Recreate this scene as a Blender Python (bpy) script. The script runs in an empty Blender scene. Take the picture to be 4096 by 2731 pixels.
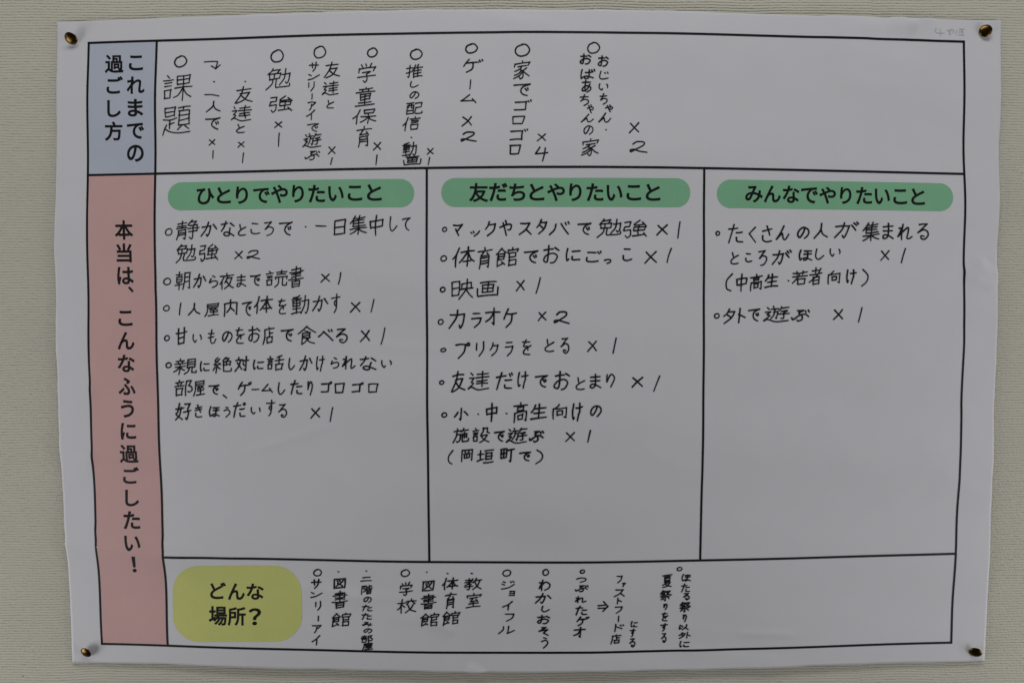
import bpy, bmesh, math, random
import numpy as np
from mathutils import Vector, Matrix

random.seed(7)
scene = bpy.context.scene
COL = scene.collection

# ------------------------------------------------------------ camera, light, exposure
# Poster coordinates: u right, v up, h out of the wall, all in millimetres; wall plane is y = 0.
def W(u, v, h):
    return Vector((u * .001, -h * .001, 1.5 + v * .001))

cd = bpy.data.cameras.new("camera"); cam = bpy.data.objects.new("camera", cd); COL.objects.link(cam)
cd.lens = 24.0; cd.sensor_width = 36.0; cd.clip_start = .01; cd.clip_end = 50
CAM_U, CAM_V, CAM_H = -16.60, 28.04, 619.52
R = ((0.999995, 0.001147, -0.002777), (-0.001041, 0.99928, 0.037935), (0.002819, -0.037932, 0.999276))
ax = [Vector((R[0][k], -R[2][k], R[1][k])) for k in range(3)]
M = Matrix((ax[0], ax[1], ax[2])).transposed().to_4x4()
M.translation = W(CAM_U, CAM_V, CAM_H)
cam.matrix_world = M
scene.camera = cam

world = bpy.data.worlds.new("World"); scene.world = world; world.use_nodes = True
bg = world.node_tree.nodes["Background"]
bg.inputs[0].default_value = (.9, .95, 1, 1); bg.inputs[1].default_value = .02

def area(name, loc, target, sx, sy, power, color):
    l = bpy.data.lights.new(name, 'AREA'); l.shape = 'RECTANGLE'; l.size = sx; l.size_y = sy
    l.energy = power; l.color = color
    o = bpy.data.objects.new(name, l); COL.objects.link(o); o.location = loc
    o.rotation_euler = (Vector(target) - Vector(loc)).to_track_quat('-Z', 'Y').to_euler()
    return o
area('ceiling_lamp', (0, -.7, 2.7), (0, 0, 1.6), 1.2, .3, 7.28, (.995, .988, 1))
area('left_low_fill', (-1.2, -.45, .95), (-.3, 0, 1.3), .6, .6, 4.45, (.995, .988, 1))  # added fill light, no real window: brightens the sheet's left margin
area('left_window', (-1.3, -.5, 1.45), (-.3, 0, 1.35), .6, .9, 0.98, (.96, .97, 1))
area('right_low_fill', (1.2, -.45, .95), (.3, 0, 1.3), .6, .6, 4.02, (.995, .988, 1))  # invented low light, lifts the right margin above the darker middle
area('right_window', (1.3, -.5, 1.45), (.3, 0, 1.35), .6, .9, 1.52, (.96, .97, 1))

vs = scene.view_settings
scene.display_settings.display_device = 'sRGB'
vs.view_transform = 'Standard'; vs.look = 'None'; vs.exposure = 0; vs.gamma = 1; vs.use_curve_mapping = False

# ------------------------------------------------------------ helpers
def tag(o, label=None, cat=None, group=None, kind=None):
    for k, x in (('label', label), ('category', cat), ('group', group), ('kind', kind)):
        if x: o[k] = x
    return o

def empty(name, loc):
    o = bpy.data.objects.new(name, None); COL.objects.link(o); o.location = loc
    o.empty_display_size = .02
    return o

def mesh_obj(name, verts, faces, material, parent=None, smooth=False):
    me = bpy.data.meshes.new(name); me.from_pydata([tuple(v) for v in verts], [], faces); me.update()
    me.materials.append(material)
    if smooth: me.polygons.foreach_set('use_smooth', [True] * len(me.polygons))
    o = bpy.data.objects.new(name, me); COL.objects.link(o)
    if parent:
        o.parent = parent; o.matrix_parent_inverse = Matrix()
        o.location = -world_loc(parent)
    return o

def world_loc(o):
    p = Vector(o.location)
    while o.parent:
        o = o.parent; p = p + Vector(o.location)
    return p

class Nodes:
    def __init__(self, name):
        self.m = bpy.data.materials.new(name); self.m.use_nodes = True
        self.t = self.m.node_tree; self.b = self.t.nodes["Principled BSDF"]
    def n(self, kind, **kw):
        x = self.t.nodes.new(kind)
        for k, v in kw.items(): setattr(x, k, v)
        return x
    def link(self, a, b): self.t.links.new(a, b)
    def math(self, op, a, b=None, c=None, clamp=False):
        x = self.n('ShaderNodeMath', operation=op, use_clamp=clamp)
        for i, q in enumerate((a, b, c)):
            if q is None: continue
            if isinstance(q, (int, float)): x.inputs[i].default_value = q
            else: self.link(q, x.inputs[i])
        return x.outputs[0]
    def noise(self, vec, scale, detail=2, rough=.5, dist=0, dims='3D', w=None):
        x = self.n('ShaderNodeTexNoise', noise_dimensions=dims)
        if vec is not None: self.link(vec, x.inputs['Vector'])
        x.inputs['Scale'].default_value = scale; x.inputs['Detail'].default_value = detail
        x.inputs['Roughness'].default_value = rough; x.inputs['Distortion'].default_value = dist
        return x.outputs['Fac']
    def mix(self, fac, a, b):
        x = self.n('ShaderNodeMix', data_type='RGBA')
        for s, q in ((x.inputs[0], fac), (x.inputs[6], a), (x.inputs[7], b)):
            if isinstance(q, (int, float)): s.default_value = q
            elif isinstance(q, tuple): s.default_value = (*q, 1)
            else: self.link(q, s)
        return x.outputs[2]
    def xyz(self, x, y, z):
        c = self.n('ShaderNodeCombineXYZ')
        for i, q in enumerate((x, y, z)):
            if isinstance(q, (int, float)): c.inputs[i].default_value = q
            else: self.link(q, c.inputs[i])
        return c.outputs[0]

def printed(name, col, rough=.75, var=.06):
    """Ink or toner printed on copier paper: faint mottling and fibre grain."""
    k = Nodes(name); tc = k.n('ShaderNodeTexCoord').outputs['Object']
    f = k.noise(tc, 900, 3, .6); g = k.noise(tc, 35, 3, .5)
    s = k.math('ADD', k.math('MULTIPLY', f, .5), k.math('MULTIPLY', g, .5))
    lo = tuple(c * (1 - var) for c in col); hi = tuple(min(1, c * (1 + var)) for c in col)
    r = k.n('ShaderNodeMapRange'); r.inputs[1].default_value = .35; r.inputs[2].default_value = .65
    k.link(s, r.inputs[0])
    k.link(k.mix(r.outputs[0], lo, hi), k.b.inputs['Base Color'])
    k.b.inputs['Roughness'].default_value = rough
    k.b.inputs['Specular IOR Level'].default_value = .25
    bp = k.n('ShaderNodeBump'); bp.inputs['Strength'].default_value = .12; bp.inputs['Distance'].default_value = .0001
    k.link(f, bp.inputs['Height']); k.link(bp.outputs[0], k.b.inputs['Normal'])
    return k.m

MAT = {
    'paper': printed('white_paper', (.80, .80, .825), .8, .015),
    'blue': printed('pale_blue_print', (.585, .635, .735), .75, .03),
    'pink': printed('pale_pink_print', (.75, .48, .455), .75, .03),
    'green': printed('green_print', (.265, .58, .345), .7, .04),
    'yellow': printed('yellow_print', (.725, .75, .245), .7, .04),
    'toner': printed('black_toner', (.008, .008, .009), .6, .25),
    'marker': printed('black_marker_ink', (.007, .007, .007), .7, .3),
    'pencil': printed('grey_pencil', (.43, .41, .42), .6, .3),
}

def wall_material():
    """Cream wallpaper embossed with horizontal twisted cords, about 2.35 mm apart."""
    k = Nodes('corded_wallpaper'); tc = k.n('ShaderNodeTexCoord').outputs['Object']
    sp = k.n('ShaderNodeSeparateXYZ'); k.link(tc, sp.inputs[0]); X, Z = sp.outputs[0], sp.outputs[2]
    X = k.math('MULTIPLY', X, 1000); Z = k.math('MULTIPLY', Z, 1000)
    # paper strips are hung side by side; each strip sits at its own height
    strip = k.math('ADD', k.math('GREATER_THAN', X, 307.5), k.math('GREATER_THAN', X, 146.0))
    Z = k.math('ADD', Z, k.math('MULTIPLY', strip, .83))
    bow = k.math('MULTIPLY', k.math('SUBTRACT', k.noise(k.xyz(k.math('MULTIPLY', X, .012), k.math('MULTIPLY', Z, .01), strip), 1, 1), .5), 5.5)
    ph0 = k.math('DIVIDE', k.math('ADD', Z, bow), 2.42)
    row0 = k.math('FLOOR', ph0)
    n1 = k.noise(k.xyz(k.math('MULTIPLY', X, .20), k.math('MULTIPLY', row0, 3.7), strip), 1, 3, .6)
    ph = k.math('ADD', ph0, k.math('MULTIPLY', k.math('SUBTRACT', n1, .5), .55))
    row = k.math('FLOOR', ph); fr = k.math('FRACT', ph)
    # cord profile: steep under-side (fr small), long soft upper side
    a = k.math('POWER', k.math('SINE', k.math('MULTIPLY', k.math('POWER', fr, .62), math.pi)), .55)
    tw = k.math('SINE', k.math('ADD', k.math('MULTIPLY', k.math('ADD', X, k.math('MULTIPLY', fr, 1.6)), 1.5),
                               k.math('MULTIPLY', k.noise(k.xyz(k.math('MULTIPLY', X, .11), k.math('MULTIPLY', row, 1.9), 4.0), 1, 2), 26)))
    hgt = k.math('MULTIPLY', a, k.math('ADD', .86, k.math('MULTIPLY', tw, .09)))
    fine = k.noise(k.xyz(k.math('MULTIPLY', X, 1.6), k.math('MULTIPLY', Z, 2.6), 0.0), 1, 3, .6)
    hgt = k.math('ADD', hgt, k.math('MULTIPLY', fine, .12))
    bp = k.n('ShaderNodeBump'); bp.inputs['Strength'].default_value = 1.0; bp.inputs['Distance'].default_value = .0008
    k.link(hgt, bp.inputs['Height']); k.link(bp.outputs[0], k.b.inputs['Normal'])
    big = k.noise(k.xyz(k.math('MULTIPLY', X, .010), k.math('MULTIPLY', Z, .014), 2.0), 1, 4, .6)
    sm = k.noise(k.xyz(k.math('MULTIPLY', X, .25), k.math('MULTIPLY', row, .9), 1.0), 1, 2, .5)
    c = k.mix(big, tuple(q * .95 for q in WALL), tuple(min(1, q * 1.05) for q in WALL))
    c = k.mix(k.math('MULTIPLY', sm, .5), c, (WALL[0] * .93, WALL[1] * .91, WALL[2] * .92))
    # rare dark nicks in the cord
    v = k.n('ShaderNodeTexVoronoi', feature='F1'); v.inputs['Scale'].default_value = 1
    k.link(k.xyz(k.math('MULTIPLY', X, .030), 0.0, k.math('MULTIPLY', Z, .040)), v.inputs['Vector'])
    nick = k.math('MULTIPLY', k.math('LESS_THAN', v.outputs['Distance'], .028), .75)
    c = k.mix(nick, c, (.10, .085, .07))
    k.link(c, k.b.inputs['Base Color']); k.b.inputs['Roughness'].default_value = .85
    k.b.inputs['Specular IOR Level'].default_value = .2
    return k.m

def brass_material():
    k = Nodes('brass'); tc = k.n('ShaderNodeTexCoord').outputs['Object']
    f = k.noise(tc, 500, 3, .6)
    k.link(k.mix(f, (.115, .066, .016), (.18, .105, .028)), k.b.inputs['Base Color'])
    k.b.inputs['Metallic'].default_value = 1
    r = k.n('ShaderNodeMapRange'); r.inputs[3].default_value = .22; r.inputs[4].default_value = .36
    k.link(f, r.inputs[0]); k.link(r.outputs[0], k.b.inputs['Roughness'])
    return k.m

def steel_material():
    k = Nodes('pin_steel'); tc = k.n('ShaderNodeTexCoord').outputs['Object']
    k.link(k.mix(k.noise(tc, 400), (.42, .36, .25), (.52, .46, .34)), k.b.inputs['Base Color'])
    k.b.inputs['Metallic'].default_value = 1; k.b.inputs['Roughness'].default_value = .3
    return k.m

# ------------------------------------------------------------ the wall
WALL = (.745, .722, .595)
wm = wall_material()
wall = mesh_obj('wall', [(-1.6, 0, .2), (1.6, 0, .2), (1.6, 0, 2.8), (-1.6, 0, 2.8)], [(0, 1, 2, 3)], wm)
wall.data.transform(Matrix.Translation((0, 0, -1.5))); wall.location = (0, 0, 1.5)
tag(wall, 'cream wall in horizontally corded wallpaper behind the pinned poster', kind='structure')

# ------------------------------------------------------------ the sheet's shape
ENTRIES = [
    (1.15, 'handwritten entry about school assignments beginning with a circle',
     "○-313.9,247.2,-302.0,258.5 課-323.3,217.4,-297.0,241.5 題-324.9,187.2,-298.4,213.6"),
    (1.1, 'small handwritten branch note with a bent arrow, done alone, times one',
     "↴-287.5,245.6,-272.4,253.3 ・-278.8,233.8,-277.0,235.2 一-286.6,221.3,-273.0,223.6 人-285.4,207.3,-272.0,217.7 で-286.2,192.2,-272.1,203.3 ×-283.7,178.5,-277.5,184.3 1-280.5,166.8,-279.1,174.7"),
    (1.1, 'small handwritten branch note, done with friends, times one',
     "・-251.0,233.8,-249.5,235.3 友-259.9,214.6,-243.4,230.5 達-263.3,199.4,-244.1,213.8 と-258.7,189.2,-250.8,197.3 ×-257.8,176.4,-251.3,182.0 1-254.0,163.0,-252.0,172.4"),
    (1.15, 'handwritten entry about studying, times one, top row',
     "○-228.3,251.3,-216.2,263.2 勉-232.4,226.4,-210.1,246.4 強-229.3,206.7,-208.0,222.1 ×-224.7,193.3,-217.4,199.3 1-221.6,177.0,-219.7,189.6"),
    (1.1, 'handwritten two column entry about playing with friends at a hall',
     "○-189.9,254.6,-178.5,266.0 友-181.0,236.8,-166.3,251.9 達-182.4,221.9,-167.3,234.8 と-178.3,210.3,-171.4,218.0 サ-194.0,242.9,-184.9,251.8 ン-195.0,235.2,-184.1,240.9 リ-194.5,225.3,-188.7,234.4 |-191.6,218.1,-190.4,223.7 ア-195.0,208.5,-187.3,216.6 イ-196.4,200.0,-188.2,209.5 で-195.5,189.8,-184.9,197.4 遊-199.9,175.9,-182.5,188.8 ぶ-198.0,164.8,-184.0,173.5 ×-177.4,169.8,-170.3,177.2 1-175.3,160.6,-172.8,167.4"),
    (1.2, 'handwritten entry about after school care, times one',
     "○-142.7,255.2,-132.9,264.4 学-151.3,232.8,-134.3,250.8 童-153.3,211.6,-135.0,229.4 保-155.5,196.0,-134.1,210.4 育-151.9,175.7,-137.9,195.0 ×-137.5,173.2,-130.0,180.9 1-135.3,160.3,-133.2,169.9"),
    (1.15, 'handwritten entry about streams and videos, times one',
     "○-104.8,253.1,-93.3,263.3 推-108.4,236.8,-93.0,249.7 し-104.7,228.5,-96.8,234.6 の-105.2,218.5,-96.3,225.6 配-108.1,204.6,-93.3,216.1 信-111.4,189.9,-95.1,203.5 ・-104.1,184.0,-102.5,185.3 動-111.9,168.3,-98.5,181.0 画-110.8,160.2,-94.5,168.8 ×-90.1,169.2,-83.6,175.5 1-89.2,160.1,-86.8,167.6"),
    (1.2, 'handwritten entry about games, times two, top row',
     "○-56.0,258.4,-44.5,267.8 ゲ-57.9,241.5,-39.7,254.2 |-52.4,226.8,-50.5,235.9 ム-60.4,214.7,-46.0,222.9 ×-59.4,193.8,-49.8,203.4 2-60.1,180.4,-45.7,189.8"),
    (1.2, 'handwritten entry about lazing at home, times four',
     "○-12.4,255.5,1.5,267.2 家-13.9,235.7,1.9,252.6 で-13.5,221.0,2.1,232.5 ゴ-13.2,208.2,2.9,218.4 ロ-14.5,195.8,-3.0,203.7 ゴ-17.0,181.6,-0.3,192.1 ロ-17.0,169.1,-6.6,178.2 ×6.9,180.6,15.2,187.8 45.2,162.9,17.2,176.3"),
    (1.2, "handwritten two column entry about the grandparents' house, times two",
     "○51.5,258.1,63.2,268.7 お60.8,247.0,70.9,257.0 じ62.2,235.9,70.8,243.8 い61.7,226.3,70.5,232.8 ち62.6,213.6,70.0,224.2 ゃ67.2,206.9,74.6,214.1 ん61.1,197.5,72.9,206.8 ・67.4,190.4,69.0,192.0 お44.9,248.9,55.5,258.6 ば45.6,236.1,59.1,245.4 あ46.6,224.3,55.6,235.9 ち45.0,212.3,53.5,223.2 ゃ51.2,205.9,57.6,214.2 ん45.8,197.6,57.6,205.6 の48.1,186.6,57.1,195.3 家45.7,167.7,62.0,183.7 ×88.0,187.9,97.7,198.3 288.5,170.6,104.6,181.4"),
    (1.2, 'handwritten two line entry about studying all day in a quiet place',
     "○-323.1,98.9,-316.0,105.9 静-313.2,94.9,-291.6,113.3 か-291.1,97.9,-276.0,111.4 な-273.0,98.2,-260.3,112.1 と-257.7,98.6,-250.2,109.2 こ-246.4,100.0,-237.6,110.3 ろ-234.2,98.5,-225.5,111.5 で-221.1,98.7,-208.8,111.4 ・-198.1,105.8,-196.4,107.2 一-188.6,106.5,-178.6,107.9 日-172.6,98.7,-161.1,113.6 集-158.4,99.2,-142.7,116.9 中-140.6,98.2,-128.0,116.9 し-123.0,102.0,-115.7,115.6 て-111.9,102.7,-104.2,114.6 勉-314.0,74.5,-295.3,91.6 強-292.7,75.8,-274.7,91.8 ×-261.1,77.9,-253.3,85.6 2-250.1,77.9,-237.9,86.2"),
    (1.2, 'handwritten entry about reading from morning to night, times one',
     "○-325.8,55.2,-318.4,62.2 朝-315.5,50.7,-300.4,67.5 か-298.9,52.6,-286.4,65.5 ら-284.2,52.6,-275.8,64.0 夜-274.8,50.9,-261.1,66.2 ま-259.4,53.3,-250.4,64.9 で-247.1,54.3,-237.2,64.9 読-233.0,52.8,-213.2,68.8 書-213.0,52.5,-198.8,72.0 ×-184.4,57.0,-175.6,65.2 1-168.8,55.3,-165.5,66.4"),
    (1.2, 'handwritten entry about moving the body indoors alone, times one',
     "○-326.7,32.0,-320.3,38.0 1-312.3,28.4,-309.7,39.9 人-304.2,28.2,-292.6,39.7 屋-289.2,26.8,-275.4,39.8 内-271.7,26.9,-258.5,42.7 で-254.9,27.7,-245.5,40.9 体-244.2,29.6,-226.6,46.0 を-222.2,29.3,-214.7,43.4 動-211.0,29.1,-194.2,46.5 か-192.2,31.5,-177.4,45.9 す-175.0,30.2,-166.5,47.7 ×-158.5,30.5,-148.8,40.3 1-140.1,30.7,-136.3,42.8"),
    (1.25, 'handwritten entry about eating sweets in a shop, times one',
     "○-326.0,5.4,-320.5,11.1 甘-315.4,2.0,-304.5,18.3 い-300.3,4.0,-291.7,12.0 も-286.4,3.0,-278.5,16.1 の-273.6,4.0,-263.8,14.5 を-261.3,3.0,-253.0,18.0 お-250.0,4.0,-238.7,19.0 店-237.2,2.0,-225.9,18.3 で-220.6,5.0,-208.8,16.6 食-205.4,2.1,-188.8,19.3 べ-187.4,5.4,-173.3,16.5 る-171.3,3.5,-160.6,17.0 ×-150.0,4.5,-140.7,15.6 1-131.5,2.1,-126.9,17.8"),
    (1.3, 'handwritten three line entry about gaming in a room undisturbed by parents',
     "○-325.0,-18.8,-319.1,-13.1 親-318.1,-25.1,-296.5,-9.7 に-293.8,-21.9,-284.9,-12.2 絶-282.4,-23.6,-264.7,-8.5 対-262.7,-22.1,-248.9,-7.5 に-245.9,-20.1,-235.6,-10.9 話-233.1,-20.9,-217.4,-6.7 し-214.0,-20.3,-207.7,-9.2 か-204.4,-21.0,-192.0,-7.0 け-189.1,-21.5,-180.8,-7.2 ら-176.1,-19.0,-168.1,-8.6 れ-166.0,-19.8,-153.5,-7.4 な-150.1,-20.4,-134.8,-7.6 い-130.9,-18.3,-121.2,-11.0 部-317.3,-44.2,-300.6,-29.0 屋-300.6,-44.1,-289.3,-29.2 で-286.3,-42.6,-276.1,-33.0 、-273.6,-45.7,-269.3,-42.1 ゲ-259.8,-43.5,-246.8,-30.4 ー-247.3,-37.8,-240.0,-37.1 ム-238.4,-40.5,-227.8,-32.3 し-223.6,-42.3,-216.6,-30.8 た-212.2,-42.2,-201.1,-28.8 り-196.9,-42.9,-191.8,-29.9 ゴ-184.9,-40.1,-174.2,-29.9 ロ-172.5,-40.8,-163.0,-31.1 ゴ-157.3,-40.0,-146.2,-30.6 ロ-142.5,-40.2,-133.0,-31.5 好-317.5,-65.8,-302.1,-49.6 き-299.4,-63.0,-292.0,-51.0 ほ-286.5,-62.4,-276.3,-52.4 う-273.2,-62.9,-266.7,-53.1 だ-264.4,-63.1,-252.4,-48.7 い-248.4,-59.9,-239.3,-53.1 す-234.3,-61.5,-225.7,-46.4 る-223.5,-62.8,-215.4,-50.0 ×-194.7,-63.5,-185.4,-53.3 1-177.4,-66.5,-173.7,-52.8"),
    (1.35, 'handwritten entry about studying in cafes with friends, times one',
     "○-76.6,101.4,-71.8,106.4 マ-67.0,97.8,-57.9,109.0 ッ-51.7,97.3,-42.9,103.0 ク-38.9,97.5,-28.8,111.4 や-26.1,97.9,-14.6,112.3 ス-9.1,98.6,2.7,110.2 タ6.5,99.2,16.4,113.2 バ17.5,98.4,36.3,111.1 で42.8,98.7,55.5,109.9 勉59.6,96.0,81.9,113.5 強82.9,95.8,104.6,112.5 ×112.4,98.2,123.0,108.5 1131.1,95.6,134.3,111.1"),
    (1.35, 'handwritten entry about playing tag in the gym, times one',
     "○-78.1,75.3,-71.9,81.3 体-67.7,69.9,-47.3,89.1 育-45.2,68.4,-31.7,88.4 館-29.3,70.3,-8.6,88.4 で-4.5,73.8,8.5,85.7 お12.3,73.6,27.2,90.2 に32.4,75.6,45.8,87.5 ご50.1,74.6,64.2,85.2 っ66.1,73.2,72.8,77.9 こ82.5,75.6,91.5,87.2 ×101.8,73.3,113.3,85.0 1121.5,74.1,126.6,87.7"),
    (1.4, 'handwritten entry about movies, times one',
     "○-78.5,48.2,-73.1,53.7 映-68.4,41.7,-48.6,60.6 画-46.0,44.3,-26.5,58.6 ×-11.7,49.0,-3.6,59.3 15.6,46.8,10.7,61.8"),
    (1.35, 'handwritten entry about karaoke, times two',
     "○-80.6,19.7,-75.0,25.3 カ-71.2,16.0,-56.0,33.5 ラ-51.0,16.8,-41.4,30.6 オ-38.7,19.5,-24.8,35.2 ケ-22.7,16.9,-10.3,34.5 ×7.6,22.8,15.6,31.6 221.5,20.4,35.9,32.0"),
    (1.35, 'handwritten entry about photo sticker booths, times one',
     "○-78.4,-4.4,-72.8,-0.1 プ-65.1,-10.4,-51.7,4.7 リ-46.9,-8.3,-39.3,5.6 ク-34.9,-8.0,-26.5,4.7 ラ-21.3,-8.0,-13.6,5.1 を-6.3,-6.8,2.3,7.2 と13.5,-4.2,22.4,7.5 る27.7,-5.7,35.6,8.9 ×51.0,-4.2,59.9,6.0 173.4,-5.8,77.4,8.7"),
    (1.35, 'handwritten entry about a sleepover with only friends, times one',
     "○-79.4,-33.0,-74.4,-28.6 友-69.0,-39.7,-55.8,-20.5 達-54.1,-37.7,-34.7,-20.5 だ-29.2,-37.4,-13.9,-21.5 け-10.4,-36.2,-0.1,-20.7 で5.1,-35.3,16.9,-24.0 お21.2,-37.7,36.3,-20.5 と40.8,-37.5,49.5,-26.0 ま53.1,-36.3,63.9,-22.9 り67.8,-35.4,75.9,-23.0 ×90.2,-35.8,101.0,-25.8 1109.6,-39.5,116.2,-24.7"),
    (1.4, 'handwritten three line entry about a facility for school students',
     "○-77.4,-61.9,-72.0,-56.7 小-66.5,-64.5,-53.2,-52.7 ・-45.5,-59.3,-43.9,-57.9 中-38.1,-65.6,-27.4,-48.3 ・-20.8,-58.5,-18.7,-57.3 高-13.9,-66.5,-0.8,-47.7 生0.8,-63.6,15.8,-48.9 向20.4,-63.4,33.6,-49.4 け37.5,-65.2,47.6,-48.2 の53.6,-61.6,64.2,-50.7 施-67.9,-85.0,-52.8,-70.5 設-49.9,-84.5,-34.3,-70.0 で-31.0,-83.2,-21.2,-73.0 遊-20.9,-84.8,-1.3,-70.3 ぶ-0.2,-83.9,13.5,-73.0 ×31.7,-83.5,40.6,-74.2 151.2,-84.1,54.8,-72.4 （-72.2,-104.0,-66.7,-90.5 岡-60.4,-101.7,-49.3,-89.5 垣-46.6,-102.6,-30.7,-89.6 町-25.7,-101.7,-12.2,-88.5 で-8.8,-100.7,2.1,-91.6 ）5.3,-103.4,12.6,-89.9"),
    (1.35, 'handwritten three line entry asking for a place where many people gather',
     "○165.0,98.0,169.5,102.8 た176.2,91.3,190.1,108.8 く194.7,92.0,201.5,106.5 さ206.6,92.3,216.2,107.7 ん218.9,94.3,231.6,107.8 の238.2,95.5,249.7,106.6 人253.0,95.5,266.4,110.1 が271.6,96.2,294.3,111.3 集297.3,93.5,313.1,111.1 ま315.3,95.5,326.0,110.2 れ328.9,94.6,343.2,109.4 る346.9,94.9,357.9,109.9 と178.3,72.8,186.1,83.9 こ191.6,74.7,198.2,83.2 ろ203.3,71.6,211.6,85.8 が215.3,72.4,233.9,86.4 ほ239.8,76.2,252.4,86.4 し254.6,77.0,263.2,87.4 い267.8,79.9,278.1,87.4 ×313.9,76.2,322.6,86.1 1332.8,74.1,337.5,88.0 （174.2,49.1,181.0,65.3 中183.6,48.7,194.2,65.1 高196.1,49.0,207.7,64.7 生208.8,51.9,221.7,65.2 ・230.0,57.9,231.7,59.3 若233.7,54.6,248.6,67.8 者248.9,54.5,261.6,70.7 向266.1,55.3,278.2,67.8 け283.1,55.3,293.0,69.0 ）296.7,53.3,303.8,69.3"),
    (1.35, 'handwritten entry about playing outside, times one',
     "○163.9,24.9,169.4,30.2 外172.2,20.0,192.6,34.7 で194.6,22.4,205.9,34.3 遊207.9,21.7,232.4,36.6 ぶ233.2,22.2,250.5,33.3 ×271.0,23.5,280.6,33.7 1293.8,21.3,298.3,35.4"),
    (1.3, 'handwritten name of a community hall beginning with a circle',
     "○-195.3,-207.7,-187.1,-200.3 サ-197.6,-219.2,-187.6,-209.9 ン-198.3,-227.9,-186.9,-222.0 リ-194.3,-239.9,-188.6,-230.3 |-192.2,-249.9,-190.9,-244.3 ア-197.4,-260.8,-188.6,-252.7 イ-198.0,-272.1,-189.9,-262.3"),
    (1.3, 'handwritten word for library beside the community hall entry',
     "・-173.0,-203.7,-171.1,-202.3 図-177.3,-219.3,-165.1,-208.6 書-179.0,-238.0,-163.9,-220.3 館-179.5,-255.2,-161.2,-241.1"),
    (1.2, 'handwritten note about the tatami room, its last character on the border',
     "・-147.5,-202.8,-145.7,-201.3 二-152.4,-212.2,-141.8,-207.2 階-152.0,-224.3,-141.3,-214.8 の-149.9,-232.0,-142.3,-225.8 た-151.4,-240.2,-142.0,-233.5 た-151.9,-248.2,-142.4,-241.4 み-151.5,-254.3,-142.4,-249.8 の-150.5,-260.8,-142.4,-255.7 部-153.0,-269.7,-141.9,-262.1 屋-152.2,-276.9,-142.0,-269.3"),
    (1.3, 'handwritten word for school beginning with a circle',
     "○-115.7,-207.4,-106.9,-199.8 学-117.4,-225.1,-104.6,-211.5 校-119.7,-242.1,-101.4,-227.4"),
    (1.3, 'handwritten word for library beside the school entry',
     "・-92.8,-203.3,-91.0,-202.0 図-96.7,-221.1,-84.8,-209.9 書-98.1,-238.2,-83.5,-222.7 館-98.6,-254.2,-80.9,-240.8"),
    (1.3, 'handwritten word for gym beside the school entry',
     "・-74.1,-204.7,-72.0,-203.2 体-78.7,-219.6,-63.4,-207.2 育-75.9,-237.7,-64.9,-221.4 館-78.4,-253.2,-61.7,-239.2"),
    (1.3, 'handwritten word for classroom beside the school entry',
     "・-52.5,-204.7,-50.1,-203.1 教-58.5,-219.6,-42.0,-207.7 室-57.2,-236.8,-42.2,-222.0"),
    (1.3, 'handwritten name of a family restaurant beginning with a circle',
     "○-23.9,-206.9,-15.7,-200.0 ジ-25.1,-219.0,-12.5,-210.5 ョ-18.2,-224.9,-12.3,-219.7 イ-24.3,-238.8,-14.3,-229.3 フ-21.7,-249.7,-12.8,-241.4 ル-28.0,-261.9,-12.5,-253.4"),
    (1.35, 'handwritten entry in hiragana between the restaurant and the closed shop',
     "○12.1,-206.1,18.4,-199.2 わ8.7,-220.3,19.8,-209.3 か5.3,-232.2,20.6,-221.8 し11.2,-240.5,19.1,-233.9 お7.4,-252.2,19.6,-242.8 そ8.8,-263.6,18.5,-254.5 う11.3,-275.7,18.1,-264.6"),
    (1.35, 'handwritten entry about a closed rental shop',
     "○45.7,-204.1,50.8,-199.8 つ42.6,-212.5,52.2,-207.3 ぶ41.6,-221.4,54.2,-214.5 れ41.5,-231.8,52.2,-224.8 た42.3,-243.7,53.2,-234.1 ゲ43.2,-254.3,55.3,-244.4 オ40.5,-265.3,52.2,-254.6"),
    (1.3, 'handwritten note with a double arrow about becoming a fast food shop',
     "⇒62.2,-240.4,72.4,-229.6 フ79.1,-213.2,84.7,-205.7 ァ84.0,-216.8,87.7,-212.4 ス76.7,-226.3,86.9,-218.4 ト79.6,-233.2,84.5,-226.5 フ78.0,-242.3,85.4,-234.8 |81.1,-250.4,82.3,-243.9 ド78.0,-260.3,87.1,-251.9 店74.5,-272.2,84.9,-262.1 に92.8,-255.7,99.6,-249.2 す92.2,-265.3,97.8,-256.7 る91.9,-275.2,97.8,-266.1"),
    (1.3, 'handwritten two column entry about holding a summer festival',
     "○133.4,-202.7,139.0,-198.3 ほ138.0,-212.2,146.7,-205.0 た137.8,-222.5,146.2,-213.8 る139.8,-229.9,146.1,-222.7 祭136.7,-241.5,147.3,-230.9 り140.1,-251.1,144.1,-243.1 以136.7,-258.7,146.1,-252.6 外136.8,-267.2,148.3,-259.9 に138.0,-275.5,147.5,-268.8 夏120.5,-218.1,129.9,-204.9 祭118.8,-230.6,129.7,-219.8 り122.1,-239.2,126.1,-232.6 を120.8,-249.9,127.0,-240.8 す119.9,-259.8,126.9,-251.5 る121.1,-271.0,126.1,-261.0"),
]
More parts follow.
